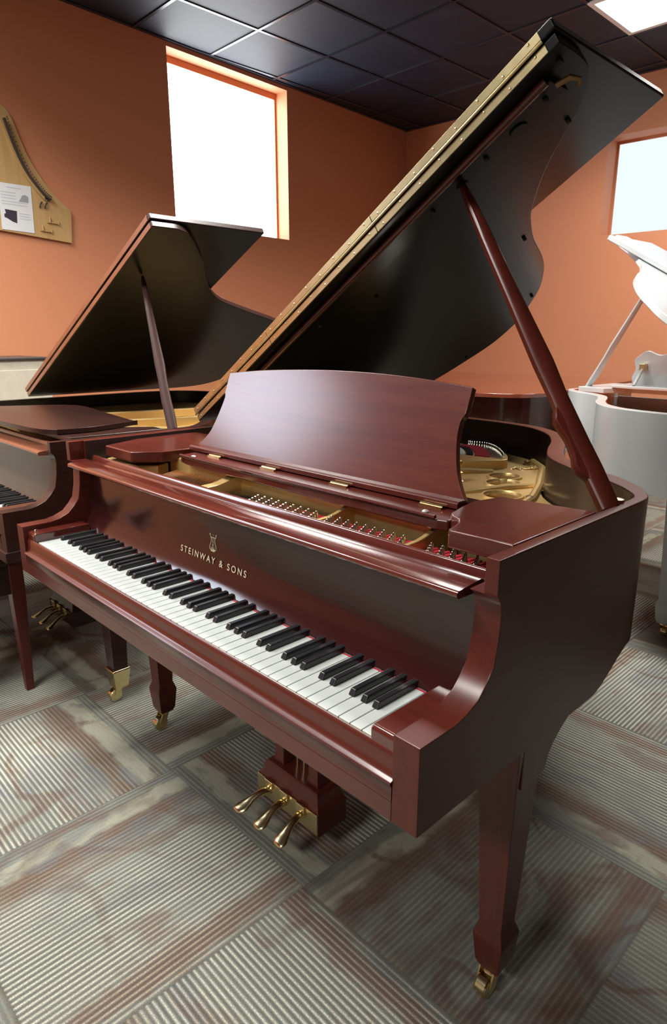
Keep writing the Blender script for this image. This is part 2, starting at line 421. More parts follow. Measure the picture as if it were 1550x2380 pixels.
def troffer(x, y, label, part=1.0):
    r = tag(empty('ceiling_light', (x, y, HH - 0.012)), label, 'ceiling light', 'recessed ceiling lights')
    bm = bmesh.new()
    L, Wd, e = 1.205, 0.605, 0.03
    for q in ((0, L, 0, e), (0, L, Wd - e, Wd), (0, e, e, Wd - e), (L - e, L, e, Wd - e)): box(bm, *q, 0, 0.012)
    finish('frame', bm, M_troffer, r)
    bm = bmesh.new(); v, fs = box(bm, e, L - e, e, Wd - e, 0.004, 0.010)
    finish('lens', bm, M_lens, r)
    la = bpy.data.lights.new('lamp', 'AREA'); la.shape = 'RECTANGLE'; la.size = L - 2 * e; la.size_y = Wd - 2 * e
    la.energy = TROFFER_WATTS * part; la.spread = math.radians(140); la.color = (1.0, 0.97, 0.92)
    lo = bpy.data.objects.new('lamp', la); COL.objects.link(lo); lo.parent = r; lo.location = (L / 2, Wd / 2, -0.003)
    return r
troffer(-1.805, 3.705, 'bright rectangular light panel in the black ceiling above the raised piano lid', .42)
for (x, y, k) in ((-1.805, 1.266, .85), (-1.805, -1.172, .5), (-3.462, -.563, .72), (-0.70, -3.61, .9)):  # out of view; last two panels added to brighten the left and front walls
    troffer(x, y, 'white light panel in the black ceiling above the camera side of the room', k)

# ------------------------------------------------------------------ piano builder
OUT = [(0, .158), (0, .30), (0, .45), (0, .62), (-.006, .672), (-.031, .718), (-.062, .757), (-.128, .812), (-.209, .855), (-.305, .939), (-.367, 1.046),
       (-.425, 1.173), (-.491, 1.280), (-.563, 1.355), (-.646, 1.408), (-.742, 1.436), (-.85, 1.450), (-1.0, 1.455), (-1.14, 1.445),
       (-1.26, 1.405), (-1.355, 1.320), (-1.405, 1.18), (-1.415, 1.0), (-1.415, .60), (-1.415, .158)]
LIDOUT = [(0, .66), (-.006, .714), (-.022, .751), (-.044, .786), (-.080, .820), (-.126, .849), (-.205, .903), (-.271, .962), (-.333, 1.029),
          (-.366, 1.076), (-.422, 1.178), (-.482, 1.321), (-.539, 1.423), (-.624, 1.531), (-.713, 1.605), (-.80, 1.668), (-.947, 1.712),
          (-1.09, 1.700), (-1.253, 1.660), (-1.36, 1.59), (-1.405, 1.48), (-1.415, 1.36)]
CHEEK = [(0, .771), (.078, .771), (.101, .776), (.128, .787), (.146, .805), (.160, .823), (.168, .862), (.171, .899), (.1695, .914), (.165, .924), (.156, .931)]

def smooth01(a, b, x):
    t = max(0, min(1, (x - a) / (b - a))); return t * t * (3 - 2 * t)

def dense(pts, step=0.03):
    s = spline(pts, 8); out = [s[0]]
    for q in s[1:]:
        if math.dist(q, out[-1]) > step * 0.6: out.append(q)
    if out[-1] != s[-1]: out.append(s[-1])
    return out

def make_rim(P, sp):
    W, zt = sp['W'], sp['zr']; sx = W / 1.415
    pts = [(x * sx, y if y < 0.7 else 0.7 + (y - 0.7) * sp['ylen']) for x, y in OUT]
    head = [(0, .20)] + [q for q in pts[1:]]
    tail = head[:-1] + [(-W, .20)]
    d = dense(tail)
    # keep the straight sides straight
    d = [((0.0 if (y < .62 and x > -.2) else (-W if (x < -W * .9 and y < .95) else x)), y) for x, y in d]
    bm = bmesh.new(); secs = []
    for i, (x, y) in enumerate(d):
        a, b = d[max(i - 1, 0)], d[min(i + 1, len(d) - 1)]
        tx, ty = b[0] - a[0], b[1] - a[1]; L = math.hypot(tx, ty); nx, ny = -ty / L, tx / L
        t = .022 + .020 * smooth01(.62, .80, y) if x > -.4 * W else .042
        if x < -.9 * W and y < .7: t = .03
        zb = .636 + .060 * smooth01(.50, .66, y)
        g = lambda o, z: (x + nx * o, y + ny * o, z)
        secs.append([g(0, zb), g(0, zt - .003), g(.001, zt - .001), g(.003, zt), g(t - .003, zt), g(t - .001, zt - .001), g(t, zt - .003), g(t, zb)])
    R = [[bm.verts.new(q) for q in s] for s in secs]
    n = len(secs[0])
    for i in range(len(R) - 1):
        for k in range(n):
            f = bm.faces.new((R[i][k], R[i][(k + 1) % n], R[i + 1][(k + 1) % n], R[i + 1][k]))
            f.material_index = 1 if k in (5, 6) else 0
    for rr in (R[0], R[-1]): bm.faces.new(rr)
    # front posts of the rim above the cheeks, and the cheeks themselves, are one glued case
    prof = [(0, .636)] + CHEEK + [(.20, .931), (.20, .636)]
    for sgn in (0, 1):
        xo = 0.0 if sgn == 0 else -W; s_ = -1 if sgn == 0 else 1
        A, B = prism_x(bm, prof, xo, xo + s_ * .0445)
        es = [e for e in bm.edges if e.verts[0] in A and e.verts[1] in A or e.verts[0] in B and e.verts[1] in B or
              (e.verts[0] in (A[0], A[1], B[0], B[1]) and e.verts[1] in (A[0], A[1], B[0], B[1]))]
        es = [e for e in es if min(v.co.y for v in e.verts) < .1699 and not all(abs(v.co.z - .931) < 1e-4 for v in e.verts)]
        bmesh.ops.bevel(bm, geom=es, offset=.0022, segments=2, affect='EDGES', profile=.6)
        v, fs = box(bm, xo, xo + s_ * .022, .158, .20, .9312, zt - .0)
        fe = [e for e in bm.edges if e.verts[0] in v and e.verts[1] in v and all(abs(q.co.y - .158) < 1e-4 or abs(q.co.z - zt) < 1e-4 for q in e.verts) and not all(abs(q.co.y - .20) < 1e-4 for q in e.verts) and not all(abs(q.co.z - .9312) < 1e-4 for q in e.verts)]
        bmesh.ops.bevel(bm, geom=fe, offset=.002, segments=2, affect='EDGES', profile=.6)
    bmesh.ops.recalc_face_normals(bm, faces=bm.faces)
    finish('case', bm, [sp['side'], sp['inner']], P, sharp=30).modifiers.new('flat', 'WEIGHTED_NORMAL').keep_sharp = True

def inner_poly(sp, off=.045):
    W = sp['W']; sx = W / 1.415
    pts = [(x * sx, y if y < 0.7 else 0.7 + (y - 0.7) * sp['ylen']) for x, y in OUT]
    d = dense(pts); r = []
    for i, (x, y) in enumerate(d):
        a, b = d[max(i - 1, 0)], d[min(i + 1, len(d) - 1)]
        tx, ty = b[0] - a[0], b[1] - a[1]; L = math.hypot(tx, ty); nx, ny = -ty / L, tx / L
        r.append((x + nx * off, y + ny * off))
    return r

def make_keys(P, sp, n0=0):
    W = sp['W']; span = 1.2286; k = span / 52; x0 = -(W - span) / 2 - .0033
    # index 0 = lowest key; left end at xl
    xl = x0 - span
    bm = bmesh.new()
    h = k / 2 - .0006
    v, fs = box(bm, -h, h, 0, .150, -.020, 0)
    for f in fs:
        if f.normal.y < -.5 or f.calc_center_median().y < .001: f.material_index = 1
    wk = finish('white_key', bm, [M_ivory, M_front], P, bevel=.0014)
    bm = bmesh.new()
    pr = [(-.0052, .0105), (.0052, .0105), (.0064, 0), (-.0064, 0)]
    loft(bm, [[(x, .0 + (.0 if z < .005 else .006), z) for x, z in pr], [(x, .100, z + .0) for x, z in pr]])
    bk = finish('black_key', bm, M_black, P, bevel=.0016)
    first = True; fb = True
    for i in range(n0, 52):
        x = xl + (i + .5) * k
        o = wk if first else copy_part(wk, 'white_key', P)
        first = False
        o.location = (x, .0207, .733)
    shift = {0: .0, 2: -.0015, 3: .0015, 5: -.002, 6: 0.0}
    for i in range(n0, 51):
        if i % 7 in (1, 4): continue
        x = xl + (i + 1) * k + shift[i % 7]
        o = bk if fb else copy_part(bk, 'black_key', P); fb = False
        o.location = (x, .0725, .7335)

def make_leg(P, cx, cy, sp, ankle=True, ztop=.636):
    bm = bmesh.new()
    if sp.get('sabot'):
        loft(bm, [sq(cx, cy, .026, .125), sq(cx, cy, .041, ztop)])
    else:
        loft(bm, [sq(cx, cy, .020, .066), sq(cx, cy, .0265, .082), sq(cx, cy, .032, .142), sq(cx, cy, .0325, .150),
                  sq(cx, cy, .0245, .176), sq(cx, cy, .0435, ztop)])
    L = finish('leg', bm, sp['legmat'], P, bevel=.0015)
    if sp.get('sabot'):
        bm = bmesh.new(); loft(bm, [sq(cx, cy, .024, .056), sq(cx, cy, .032, .122), sq(cx, cy, .034, .126), sq(cx, cy, .031, .130)])
        finish('ferrule', bm, M_brass, L, bevel=.001)
    bm = bmesh.new()
    wx, wy = cx - .006, cy - .016
    lathe(bm, [(.004, -.013), (.021, -.013), (.0235, -.010), (.0235, .010), (.021, .013), (.004, .013)], (wx, wy, .0235), 20, 'x')
    prism_x(bm, [(wy - .008, .026), (wy + .010, .020), (cy + .014, .070), (cy - .010, .070)], wx - .017, wx - .0135)
    prism_x(bm, [(wy - .008, .026), (wy + .010, .020), (cy + .014, .070), (cy - .010, .070)], wx + .0135, wx + .017)
    lathe(bm, [(.010, .056), (.016, .058), (.016, .070), (.010, .072)], (cx, cy, 0), 14)
    finish('caster', bm, M_brass, L)
    return L

def make_bracket(P, x0, x1, y0, sp):
    bm = bmesh.new()
    prism_x(bm, [(y0, .637), (.575, .637), (.545, .616), (.506, .594), (.465, .572), (.440, .555), (.427, .540), (.420, .524), (.417, .511), (.404, .508), (y0, .508)], x0, x1)
    finish('leg_bracket', bm, sp['legmat'], P, bevel=.0015)

def make_lyre(P, cx, cy, sp, detail=True):
    wm = sp['legmat']
    Ly = None
    bm = bmesh.new()
    def rect(hx, y0, y1, z): return [(cx - hx, y0, z), (cx + hx, y0, z), (cx + hx, y1, z), (cx - hx, y1, z)]
    loft(bm, [rect(.118, cy, cy + .10, .068), rect(.118, cy, cy + .10, .135), rect(.108, cy + .008, cy + .092, .150), rect(.106, cy + .010, cy + .090, .166), rect(.098, cy + .016, cy + .084, .178)])
    Ly = finish('lyre', bm, wm, P, bevel=.002)
    for sx in (-1, 1):
        bm = bmesh.new(); c = cx + sx * .066
        loft(bm, [[(c - .021, cy + .028, .178), (c + .021, cy + .028, .178), (c + .021, cy + .072, .178), (c - .021, cy + .072, .178)],
                  [(c - .017, cy + .032, .20), (c + .017, cy + .032, .20), (c + .017, cy + .068, .20), (c - .017, cy + .068, .20)],
                  [(c - .017, cy + .032, .636), (c + .017, cy + .032, .636), (c + .017, cy + .068, .636), (c - .017, cy + .068, .636)]])
        finish('lyre_post', bm, wm, Ly, bevel=.0015)
    bm = bmesh.new()
    box(bm, cx - .118, cx + .118, cy - .004, cy, .078, .136)
    finish('pedal_plate', bm, M_brassaged if not sp.get('sabot') else wm, Ly, bevel=.001)
    for k, dx in enumerate((-.066, -.004, .060)):
        bm = bmesh.new(); x = cx + dx; secs = []
        lean = (-.030, -.006, .012)[k]
        for (t, wd, th, z) in ((0, .013, .008, .108), (.014, .012, .008, .110), (.034, .011, .007, .105), (.050, .012, .007, .097), (.062, .017, .007, .089), (.074, .020, .006, .083), (.084, .018, .005, .079), (.090, .011, .003, .077)):
            y = cy - .004 - t; xs = x + (t / .090) * lean
            secs.append([(xs + wd * math.cos(a), y, z + th * math.sin(a)) for a in [2 * PI * q / 14 for q in range(14)]])
        loft(bm, secs); finish('pedal', bm, M_brass, Ly, sharp=60)
        bm = bmesh.new(); box(bm, x - .016, x + .016, cy - .010, cy - .003, .118, .140); finish('pedal_guide', bm, M_brass, Ly, bevel=.002)
    for dx in (-.022, .004, .028):
        bm = bmesh.new(); tube(bm, [(cx + dx, cy + .058, .17), (cx + dx, cy + .058, .64)], .004, 8); finish('pedal_rod', bm, M_brass, Ly)
    return Ly

def lid_frame(sp):
    W = sp['W']; a = math.radians(sp['lid'])
    o = Vector((-W, 0, sp['zh'])); e = Vector((math.cos(a), 0, math.sin(a))); n = Vector((-math.sin(a), 0, math.cos(a)))
    return lambda s, y, h: tuple(o + e * s + n * h + Vector((0, y, 0)))

def make_lid(P, sp):
    W = sp['W']; L = lid_frame(sp); yf = sp['yf']; T = .022
    pts = [(x * W / 1.415 + W, y) for x, y in sp['lidout']]
    core = spline(pts, 5)
    poly = [(W, yf)] + core + [(0, yf)]
    bm = bmesh.new()
    prism(bm, poly, lambda p: L(p[0], p[1], 0), lambda p: L(p[0], p[1], T), sp.get('edge', 0), mcap_a=1, mcap_b=0)
    lid = finish('lid', bm, [sp['lidtop'], sp['lidunder']], P, bevel=.003)
    bm = bmesh.new()
    d = sp.get('flapdepth', .49)
    if sp['lid'] > 5:
        h0, h1 = T + .003, 2 * T + .003; y0, y1 = yf - .004, yf - .004 + d
    else:
        h0, h1 = 0, T; y0, y1 = yf - .002 - d, yf - .002
    prism(bm, [(0.0, y0), (W + .006 - sp.get('flapw', 0), y0), (W + .006 - sp.get('flapw', 0), y1), (0, y1)], lambda p: L(p[0], p[1], h0), lambda p: L(p[0], p[1], h1), sp.get('edge', 0), mcap_a=1, mcap_b=0)
    fl_ = finish('front_lid', bm, [sp['lidtop'], sp['lidunder']], P, bevel=.004)
    return lid, fl_, L

def make_front(P, sp):
    """key bed, key slip, key blocks, fallboard and front moulding"""
    W = sp['W']; xi, xo = -.0446, -W + .0446
    bm = bmesh.new(); box(bm, xi, xo, .0, .56, .636, .6675); box(bm, xi, xo, .03, .56, .6675, .712)
    if sp.get('base_mould'): box(bm, .006, -W - .006, -.008, .5, .618, .650)
    finish('key_bed', bm, sp['front'], P, bevel=.0015)
    bm = bmesh.new()
    prism_x(bm, [(.016, .668), (.016, .733), (.0135, .7365), (.0105, .7350), (.0085, .728), (.0082, .714), (.0070, .705), (.0030, .7005), (-.0020, .6990), (-.0040, .6965), (-.0030, .6930), (-.0006, .6910), (-.0004, .668)], xi, xo)
    finish('key_slip', bm, sp['front'], P, sharp=50)
    x0 = -(W - 1.2286) / 2 - .0033
    for a, b in ((xi, x0 + .001), (x0 - 1.2286 - .001, xo)):
        bm = bmesh.new(); prism_x(bm, [(.012, .69), (.012, .752), (.017, .757), (.165, .757), (.165, .69)], a, b)
        kb = finish('key_block', bm, sp['gloss'], P, bevel=.003)
        if a < -.5:
            bm = bmesh.new(); c = (a + b) / 2; lathe(bm, [(.0045, 0), (.0050, .003), (.004, .006), (.0005, .0075)], (c, .026, .757), 12); finish('button', bm, M_steel, kb)
    bm = bmesh.new()
    prof = [(.166, .7365), (.170, .741), (.178, .752), (.186, .767), (.192, .785), (.196, .81), (.1985, .84), (.200, .87), (.200, .925)]
    prism_x(bm, prof + [(.212, .925), (.212, .7365)], xi - .0015, xo + .0015)
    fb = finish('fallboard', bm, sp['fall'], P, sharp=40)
    bm = bmesh.new(); box(bm, xi - .002, xo + .002, .1625, .1660, .7325, .7338); finish('felt_strip', bm, M_felt, P)
    bm = bmesh.new()
    prism_x(bm, [(.143, .9165), (.1395, .919), (.1385, .9225), (.1395, .926), (.143, .9285), (.198, .9325), (.204, .930), (.207, .924), (.210, .926), (.2135, .9395), (.2165, .9418), (.2195, .9418), (.2215, .9395), (.2215, .905), (.200, .905), (.200, .914)], xi - .008, xo + .001)
    finish('front_moulding', bm, sp['gloss'], P, sharp=40)
    return fb

def make_prop(P, base, top, sp, scale=1.0, two=True):
    A, B = Vector(base), Vector(top); d = (B - A).normalized()
    right = Vector((.69, .72, 0)); a = (right - d * right.dot(d)).normalized(); b = d.cross(a).normalized()
    Ln = (B - A).length
    def sec(t, c, wa, wb, k=.35):
        o = A + d * (t * Ln) + a * c
        pts = []
        for sa, sb in ((-1, -1 + k), (-1 + k, -1), (1 - k, -1), (1, -1 + k), (1, 1 - k), (1 - k, 1), (-1 + k, 1), (-1, 1 - k)):
            pts.append(o + a * (wa * sa) + b * (wb * sb))
        return pts
    bm = bmesh.new()
    s = scale
    loft(bm, [sec(0, 0, .017 * s, .013 * s), sec(.10, 0, .018 * s, .013 * s), sec(.17, -.002, .018 * s, .013 * s), sec(.30, -.001, .016 * s, .012 * s),
              sec(.40, .0, .0185 * s, .012 * s), sec(.6, 0, .015 * s, .011 * s), sec(.8, 0, .0125 * s, .0105 * s), sec(.93, 0, .0095 * s, .009 * s), sec(.985, 0, .0065 * s, .0065 * s), sec(1.0, 0, .003 * s, .003 * s)])
    st = finish('lid_prop', bm, sp['propmat'], P, sharp=40)
    if two:
        bm = bmesh.new()
        loft(bm, [sec(.075, -.012, .004, .010), sec(.10, -.019, .009, .012), sec(.118, -.021, .010, .012), sec(.145, -.018, .007, .012), sec(.19, -.017, .006, .012), sec(.222, -.019, .009, .012), sec(.242, -.020, .010, .012), sec(.262, -.016, .007, .011), sec(.28, -.011, .003, .009)])
        finish('short_prop', bm, sp['propmat'], st, sharp=40)
    return st

def make_desk_plain(P, sp, outline, org, tilt, th=.014):
    """outline in (x, v) on a plane through org leaning back by tilt"""
    t = math.radians(tilt); e = Vector((0, math.sin(t), math.cos(t))); n = Vector((0, -math.cos(t), math.sin(t)))
    o = Vector((0, org[0], org[1]))
    bm = bmesh.new()
    prism(bm, outline, lambda p: tuple(o + Vector((p[0], 0, 0)) + e * p[1]), lambda p: tuple(o + Vector((p[0], 0, 0)) + e * p[1] - n * th))
    return finish('music_desk', bm, sp['deskmat'], P, bevel=.002)

# ------------------------------------------------------------------ the mahogany grand in front
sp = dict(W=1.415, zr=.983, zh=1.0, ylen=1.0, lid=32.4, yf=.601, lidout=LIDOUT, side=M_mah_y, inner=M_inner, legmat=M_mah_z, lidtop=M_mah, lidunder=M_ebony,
          front=M_mah, gloss=M_mah_gloss, fall=M_fall, propmat=M_mah_z, deskmat=M_desk, edge=1)
G = empty('grand_piano', (0, 0, 0))
tag(G, 'red mahogany grand piano with raised lid and gold lettering on its fallboard', 'grand piano')
make_rim(G, sp)
FB = make_front(G, sp)
make_keys(G, sp)
make_leg(G, -.0755, .3635, sp); make_leg(G, -1.345, .3635, sp); make_leg(G, -.80, 1.20, sp, ztop=.70)
make_bracket(G, -.117, -.0335, .335, sp); make_bracket(G, -1.3865, -1.3035, .335, sp)
make_lyre(G, -.680, .338, sp)
lid, flap, L = make_lid(G, sp)
W = 1.415

# brass continuous hinge on the two fold edges
def lid_box(bm, s0, s1, y0, y1, h0, h1):
    prism(bm, [(s0, y0), (s1, y0), (s1, y1), (s0, y1)], lambda p: L(p[0], p[1], h0), lambda p: L(p[0], p[1], h1))
for par, yy, h0, h1 in ((lid, sp['yf'], .002, .0185), (flap, sp['yf'] - .004, .0275, .0440)):
    for s0, s1 in ((.006, .462), (.464, .925), (.927, 1.392)):
        bm = bmesh.new(); lid_box(bm, s0, s1, yy - .0022, yy + .001, h0, h1)
        hg = finish('piano_hinge', bm, M_brassaged, par, bevel=.0006)
        for q in range(8):
            s = s0 + .022 + q * (s1 - s0 - .044) / 7
            bm = bmesh.new(); hm = (h0 + h1) / 2 + (.003 if q % 2 else -.003)
            c = Vector(L(s, yy - .0022, hm))
            lathe(bm, [(.0030, .0005), (.0030, -.0004), (.0018, -.0012), (.0003, -.0015)], c, 8, 'y'); finish('screw', bm, M_brass, hg)
bm = bmesh.new(); tube(bm, [L(.004, sp['yf'] - .005, .0233), L(1.392, sp['yf'] - .005, .0233)], .0030, 8); finish('hinge_barrel', bm, M_brassaged, lid)
# batten under the lid with prop cup, hook and rubber bumpers
bm = bmesh.new(); lid_box(bm, .10, 1.362, .645, .712, -.013, .001); bt = finish('lid_batten', bm, [M_ebony], lid, bevel=.002)
bm = bmesh.new(); tube(bm, [L(.10, .644, -.008), L(1.355, .644, -.008)], .0085, 12); finish('batten_moulding', bm, M_mah, bt)
bm = bmesh.new(); tube(bm, [L(1.36, .668, -.014), L(1.385, .672, -.020), L(1.395, .680, -.032), L(1.385, .690, -.034)], [.006, .006, .005, .004], 8); finish('lid_hook', bm, M_golddark, lid)
bm = bmesh.new(); lathe(bm, [(.010, 0), (.019, 0), (.019, .004), (.010, .004)], (0, 0, 0), 20)
pc = finish('prop_cup', bm, M_ebony, lid); pc.location = L(1.259, .69, -.016); pc.rotation_euler = (0, -math.radians(32.4), 0)
bm = bmesh.new(); lathe(bm, [(.008, 0), (.0135, 0), (.0135, .006), (.008, .006)], (0, 0, 0), 20)
pc = finish('prop_cup', bm, M_ebony, lid); pc.location = L(1.107, .690, -.016); pc.rotation_euler = (0, -math.radians(32.4), 0)
bm = bmesh.new(); lathe(bm, [(.0025, .0), (.005, .001), (.0055, .006), (.003, .009), (.0005, .0095)], (0, 0, 0), 12)
bmp = finish('lid_bumper', bm, M_rubber, lid)
for i, (s, y, h) in enumerate(((1.391, .640, -.008), (1.307, .819, -.008), (.988, 1.132, -.008), (.755, 1.534, -.008), (.352, 1.66, -.008), (1.182, .68, -.020), (1.026, .68, -.020), (.582, .68, -.020), (.698, .808, -.008), (1.33, .68, -.020))):
    o = bmp if i == 0 else copy_part(bmp, 'lid_bumper', lid)
    o.location = L(s, y, h); o.rotation_euler = (0, -math.radians(32.4), 0)
# hinges of the lid on the bass side
for y in (.75, 1.15):
    bm = bmesh.new(); box(bm, -W - .004, -W + .03, y - .03, y + .03, .980, 1.0); finish('lid_hinge', bm, M_brassaged, G, bevel=.002)

# prop
make_prop(G, (-.030, .560, .975), L(1.107, .690, -.003), sp)
bm = bmesh.new(); lathe(bm, [(.004, -.002), (.012, -.002), (.012, .005), (.004, .007)], (-.030, .590, .983), 14); finish('prop_hinge', bm, M_brassaged, G)

# music shelf boards, desk base and desk
def board(name, pts, z0, z1, mats, par, bev=.004):
    bm = bmesh.new(); prism_z(bm, pts, z0, z1); return finish(name, bm, mats, par, bevel=bev, seg=3)
board('music_shelf', [(-.0235, .232), (-.0235, .498), (-.198, .477), (-.215, .41), (-.207, .36), (-.195, .315), (-.182, .300), (-.163, .290), (-.150, .272), (-.144, .250), (-.140, .232), (-.134, .228)], .952, .9825, M_mah, G)
board('music_shelf', [(-1.384, .36), (-1.334, .237), (-1.182, .236), (-1.128, .30), (-1.118, .43), (-1.306, .568), (-1.384, .568)], .942, .972, M_mah, G)
bs = [(-1.065, .317), (-1.02, .305), (-.60, .300), (-.215, .298), (-.192, .306), (-.200, .40), (-.215, .47), (-1.09, .47)]
DB = board('desk_base', bs, .950, .970, M_mah, G)
bm = bmesh.new(); tube(bm, [(-1.045, .305, .9735), (-.60, .298, .9735), (-.215, .298, .9735)], .0035, 8); finish('bead', bm, M_mah, DB)
for x in (-.255, -1.01):
    bm = bmesh.new(); lathe(bm, [(.0065, 0), (.0065, .002), (.004, .004), (.0005, .005)], (x, .322, .970), 14); finish('button', bm, plain('nickel_button', (.75, .72, .72), rough=.3, metal=.6), DB)
def strip_pts(a, b): return None
bm = bmesh.new()
prism_x(bm, [(.372, .970), (.366, .974), (.366, .983), (.371, .9865), (.392, .9865), (.398, .98), (.398, .970)], -1.100, -.218)
ledge = finish('desk_ledge', bm, M_mah, G, bevel=.001)
for x in (-.965, -.745, -.510, -.270):
    bm = bmesh.new(); box(bm, x - .026, x + .026, .352, .367, .970, .9745); tube(bm, [(x - .026, .360, .974), (x + .026, .360, .974)], .0032, 8)
    finish('hinge', bm, M_brass, ledge)
side_l = [(-1.098, .000), (-1.090, .012), (-1.072, .030), (-1.058, .050), (-1.049, .080), (-1.042, .115), (-1.039, .145), (-1.045, .158), (-1.046, .173), (-1.048, .213)]
top = [(-1.048, .213), (-.92, .225), (-.789, .232), (-.66, .2355), (-.53, .2345), (-.40, .2285), (-.273, .217)]
side_r = [(-.273, .217), (-.272, .166), (-.278, .152), (-.277, .126), (-.270, .097), (-.259, .065), (-.247, .041), (-.234, .022), (-.220, .004)]
out = spline(side_l, 3) + spline(top, 6)[1:] + spline(side_r, 3)[1:]
desk = make_desk_plain(G, sp, out, (.390, .9800), 23)

# gold plate and the strung interior
bm = bmesh.new(); prism_z(bm, [q for q in inner_poly(sp, .046) if q[1] > .26], .800, .812); SB = finish('soundboard', bm, M_sound, G)
def holed_plate(name, outer, holes, z0, z1, mat_, par):
    cu = bpy.data.curves.new(name, 'CURVE'); cu.dimensions = '2D'; cu.fill_mode = 'BOTH'; cu.extrude = (z1 - z0) / 2; cu.bevel_depth = .002; cu.bevel_resolution = 1
    for pl in [outer] + holes:
        s_ = cu.splines.new('POLY'); s_.points.add(len(pl) - 1); s_.use_cyclic_u = True
        for q, c in zip(s_.points, pl): q.co = (c[0], c[1], 0, 1)
    ob = bpy.data.objects.new('tmp', cu); COL.objects.link(ob)
    dg = bpy.context.evaluated_depsgraph_get(); me = bpy.data.meshes.new_from_object(ob.evaluated_get(dg))
    bpy.data.objects.remove(ob); bpy.data.curves.remove(cu)
    b2 = bmesh.new(); b2.from_mesh(me); bpy.data.meshes.remove(me)
    bmesh.ops.translate(b2, verts=b2.verts, vec=(0, 0, (z0 + z1) / 2))
    return finish(name, b2, mat_, par)
HOLES = [((-.535, 1.040), .040), ((-.490, .962), .042), ((-.415, .838), .044)]
ring = lambda c, r: [(c[0] + r * math.cos(2 * PI * k / 28), c[1] + r * math.sin(2 * PI * k / 28)) for k in range(28)]
pl_out = [(x, y) for x, y in inner_poly(sp, .050) if y > .40]
PL = holed_plate('plate', pl_out, [ring(c, r) for c, r in HOLES], .866, .880, M_gold, G)
for c, r in HOLES:
    bm = bmesh.new(); lathe(bm, [(r - .002, .868), (r - .001, .882), (r + .003, .888), (r + .008, .888), (r + .012, .880), (r + .012, .868)], (*c, 0), 28)
    bmesh.ops.delete(bm, geom=[f for f in bm.faces if len(f.verts) > 8], context='FACES')
    finish('sound_hole_ring', bm, M_gold, PL, sharp=50)
    bm = bmesh.new(); lathe(bm, [(r, .862), (r, .864)], (*c, 0), 28); finish('sound_hole_shade', bm, M_golddark, PL)  # dark disc below the opening paints in the hole's inner shade
# raised ribs of the plate
for a, b in (((-.505, .80), (-.40, 1.03)), ((-.40, 1.03), (-.395, 1.08)), ((-.70, .95), (-.60, 1.08))):
    bm = bmesh.new(); tube(bm, [(*a, .882), ((a[0] + b[0]) / 2, (a[1] + b[1]) / 2, .888), (*b, .882)], .009, 10); finish('plate_rib', bm, M_gold, PL)
bm = bmesh.new(); tube(bm, [(-.33, .78, .881), (-.345, .86, .884), (-.40, .99, .885), (-.455, 1.10, .885), (-.515, 1.22, .884), (-.60, 1.31, .882)], .012, 10); finish('plate_rib', bm, M_gold, PL)
# raised hitch-pin panel with felts
hp = [(-.875, 1.324), (-.857, 1.350), (-.795, 1.362), (-.721, 1.317), (-.640, 1.226), (-.608, 1.174), (-.612, 1.150), (-.656, 1.084), (-.700, 1.050), (-.95, .98), (-1.05, 1.25)]
bm = bmesh.new(); prism_z(bm, hp, .874, .908); HP = finish('hitch_pin_panel', bm, M_gold, PL, bevel=.003)
def band(bm, a, b, z0, z1): prism_z(bm, a + b[::-1], z0, z1)
c0 = [(-.860, 1.335), (-.795, 1.348), (-.728, 1.306), (-.650, 1.220), (-.618, 1.168)]
def shrink(f): return [(x + (-.90 - x) * f, y + (1.12 - y) * f) for x, y in c0]
for f0, f1, mt, nm in ((.03, .16, M_steel, 'string_ends'), (.16, .34, M_felt, 'felt'), (.36, .44, M_feltdark, 'felt'), (.46, .52, M_paper, 'bridge_cap'), (.54, .8, M_string, 'bass_strings')):
    bm = bmesh.new(); band(bm, spline(shrink(f0), 5), spline(shrink(f1), 5), .9075, .9105); finish(nm, bm, mt, HP)
bm = bmesh.new(); lathe(bm, [(.0022, 0), (.0022, .012), (.0006, .014)], (0, 0, 0), 8); pin0 = finish('hitch_pin', bm, M_steel, HP)
edge = spline(shrink(.015), 8)
for i, (x, y) in enumerate(edge):
    o = pin0 if i == 0 else copy_part(pin0, 'hitch_pin', HP)
    o.location = (x, y, .907); o.rotation_euler = (.25, .25, 0)
bm = bmesh.new(); lathe(bm, [(.017, .878), (.018, .884), (.011, .888), (.011, .902), (.015, .904), (.015, .908), (.009, .911), (.009, .930), (.013, .932), (.011, .940), (.004, .943)], (-.600, .905, 0), 18); finish('plate_post', bm, M_gold, PL, sharp=50)
for x, y, z in ((-.499, 1.208, .881), (-.425, 1.095, .881), (-.372, .975, .881), (-.592, 1.262, .881), (-.345, .845, .881)):
    bm = bmesh.new(); lathe(bm, [(.014, 0), (.015, .003), (.009, .004), (.009, .013), (.006, .015)], (x, y, z), 12)
    b_ = finish('plate_bolt', bm, M_golddark, PL, sharp=50)
bm = bmesh.new()
for k in range(9):
    x, y = -.575 + .012 * k * .45, 1.165 + .010 * k
    tube(bm, [(x + .016 * math.cos(q * .9 + k), y + .016 * math.sin(q * .9 + k), .882 + .003 * math.sin(q)) for q in range(6)], .0032, 6)
finish('plate_ornament', bm, M_gold, PL, sharp=70)
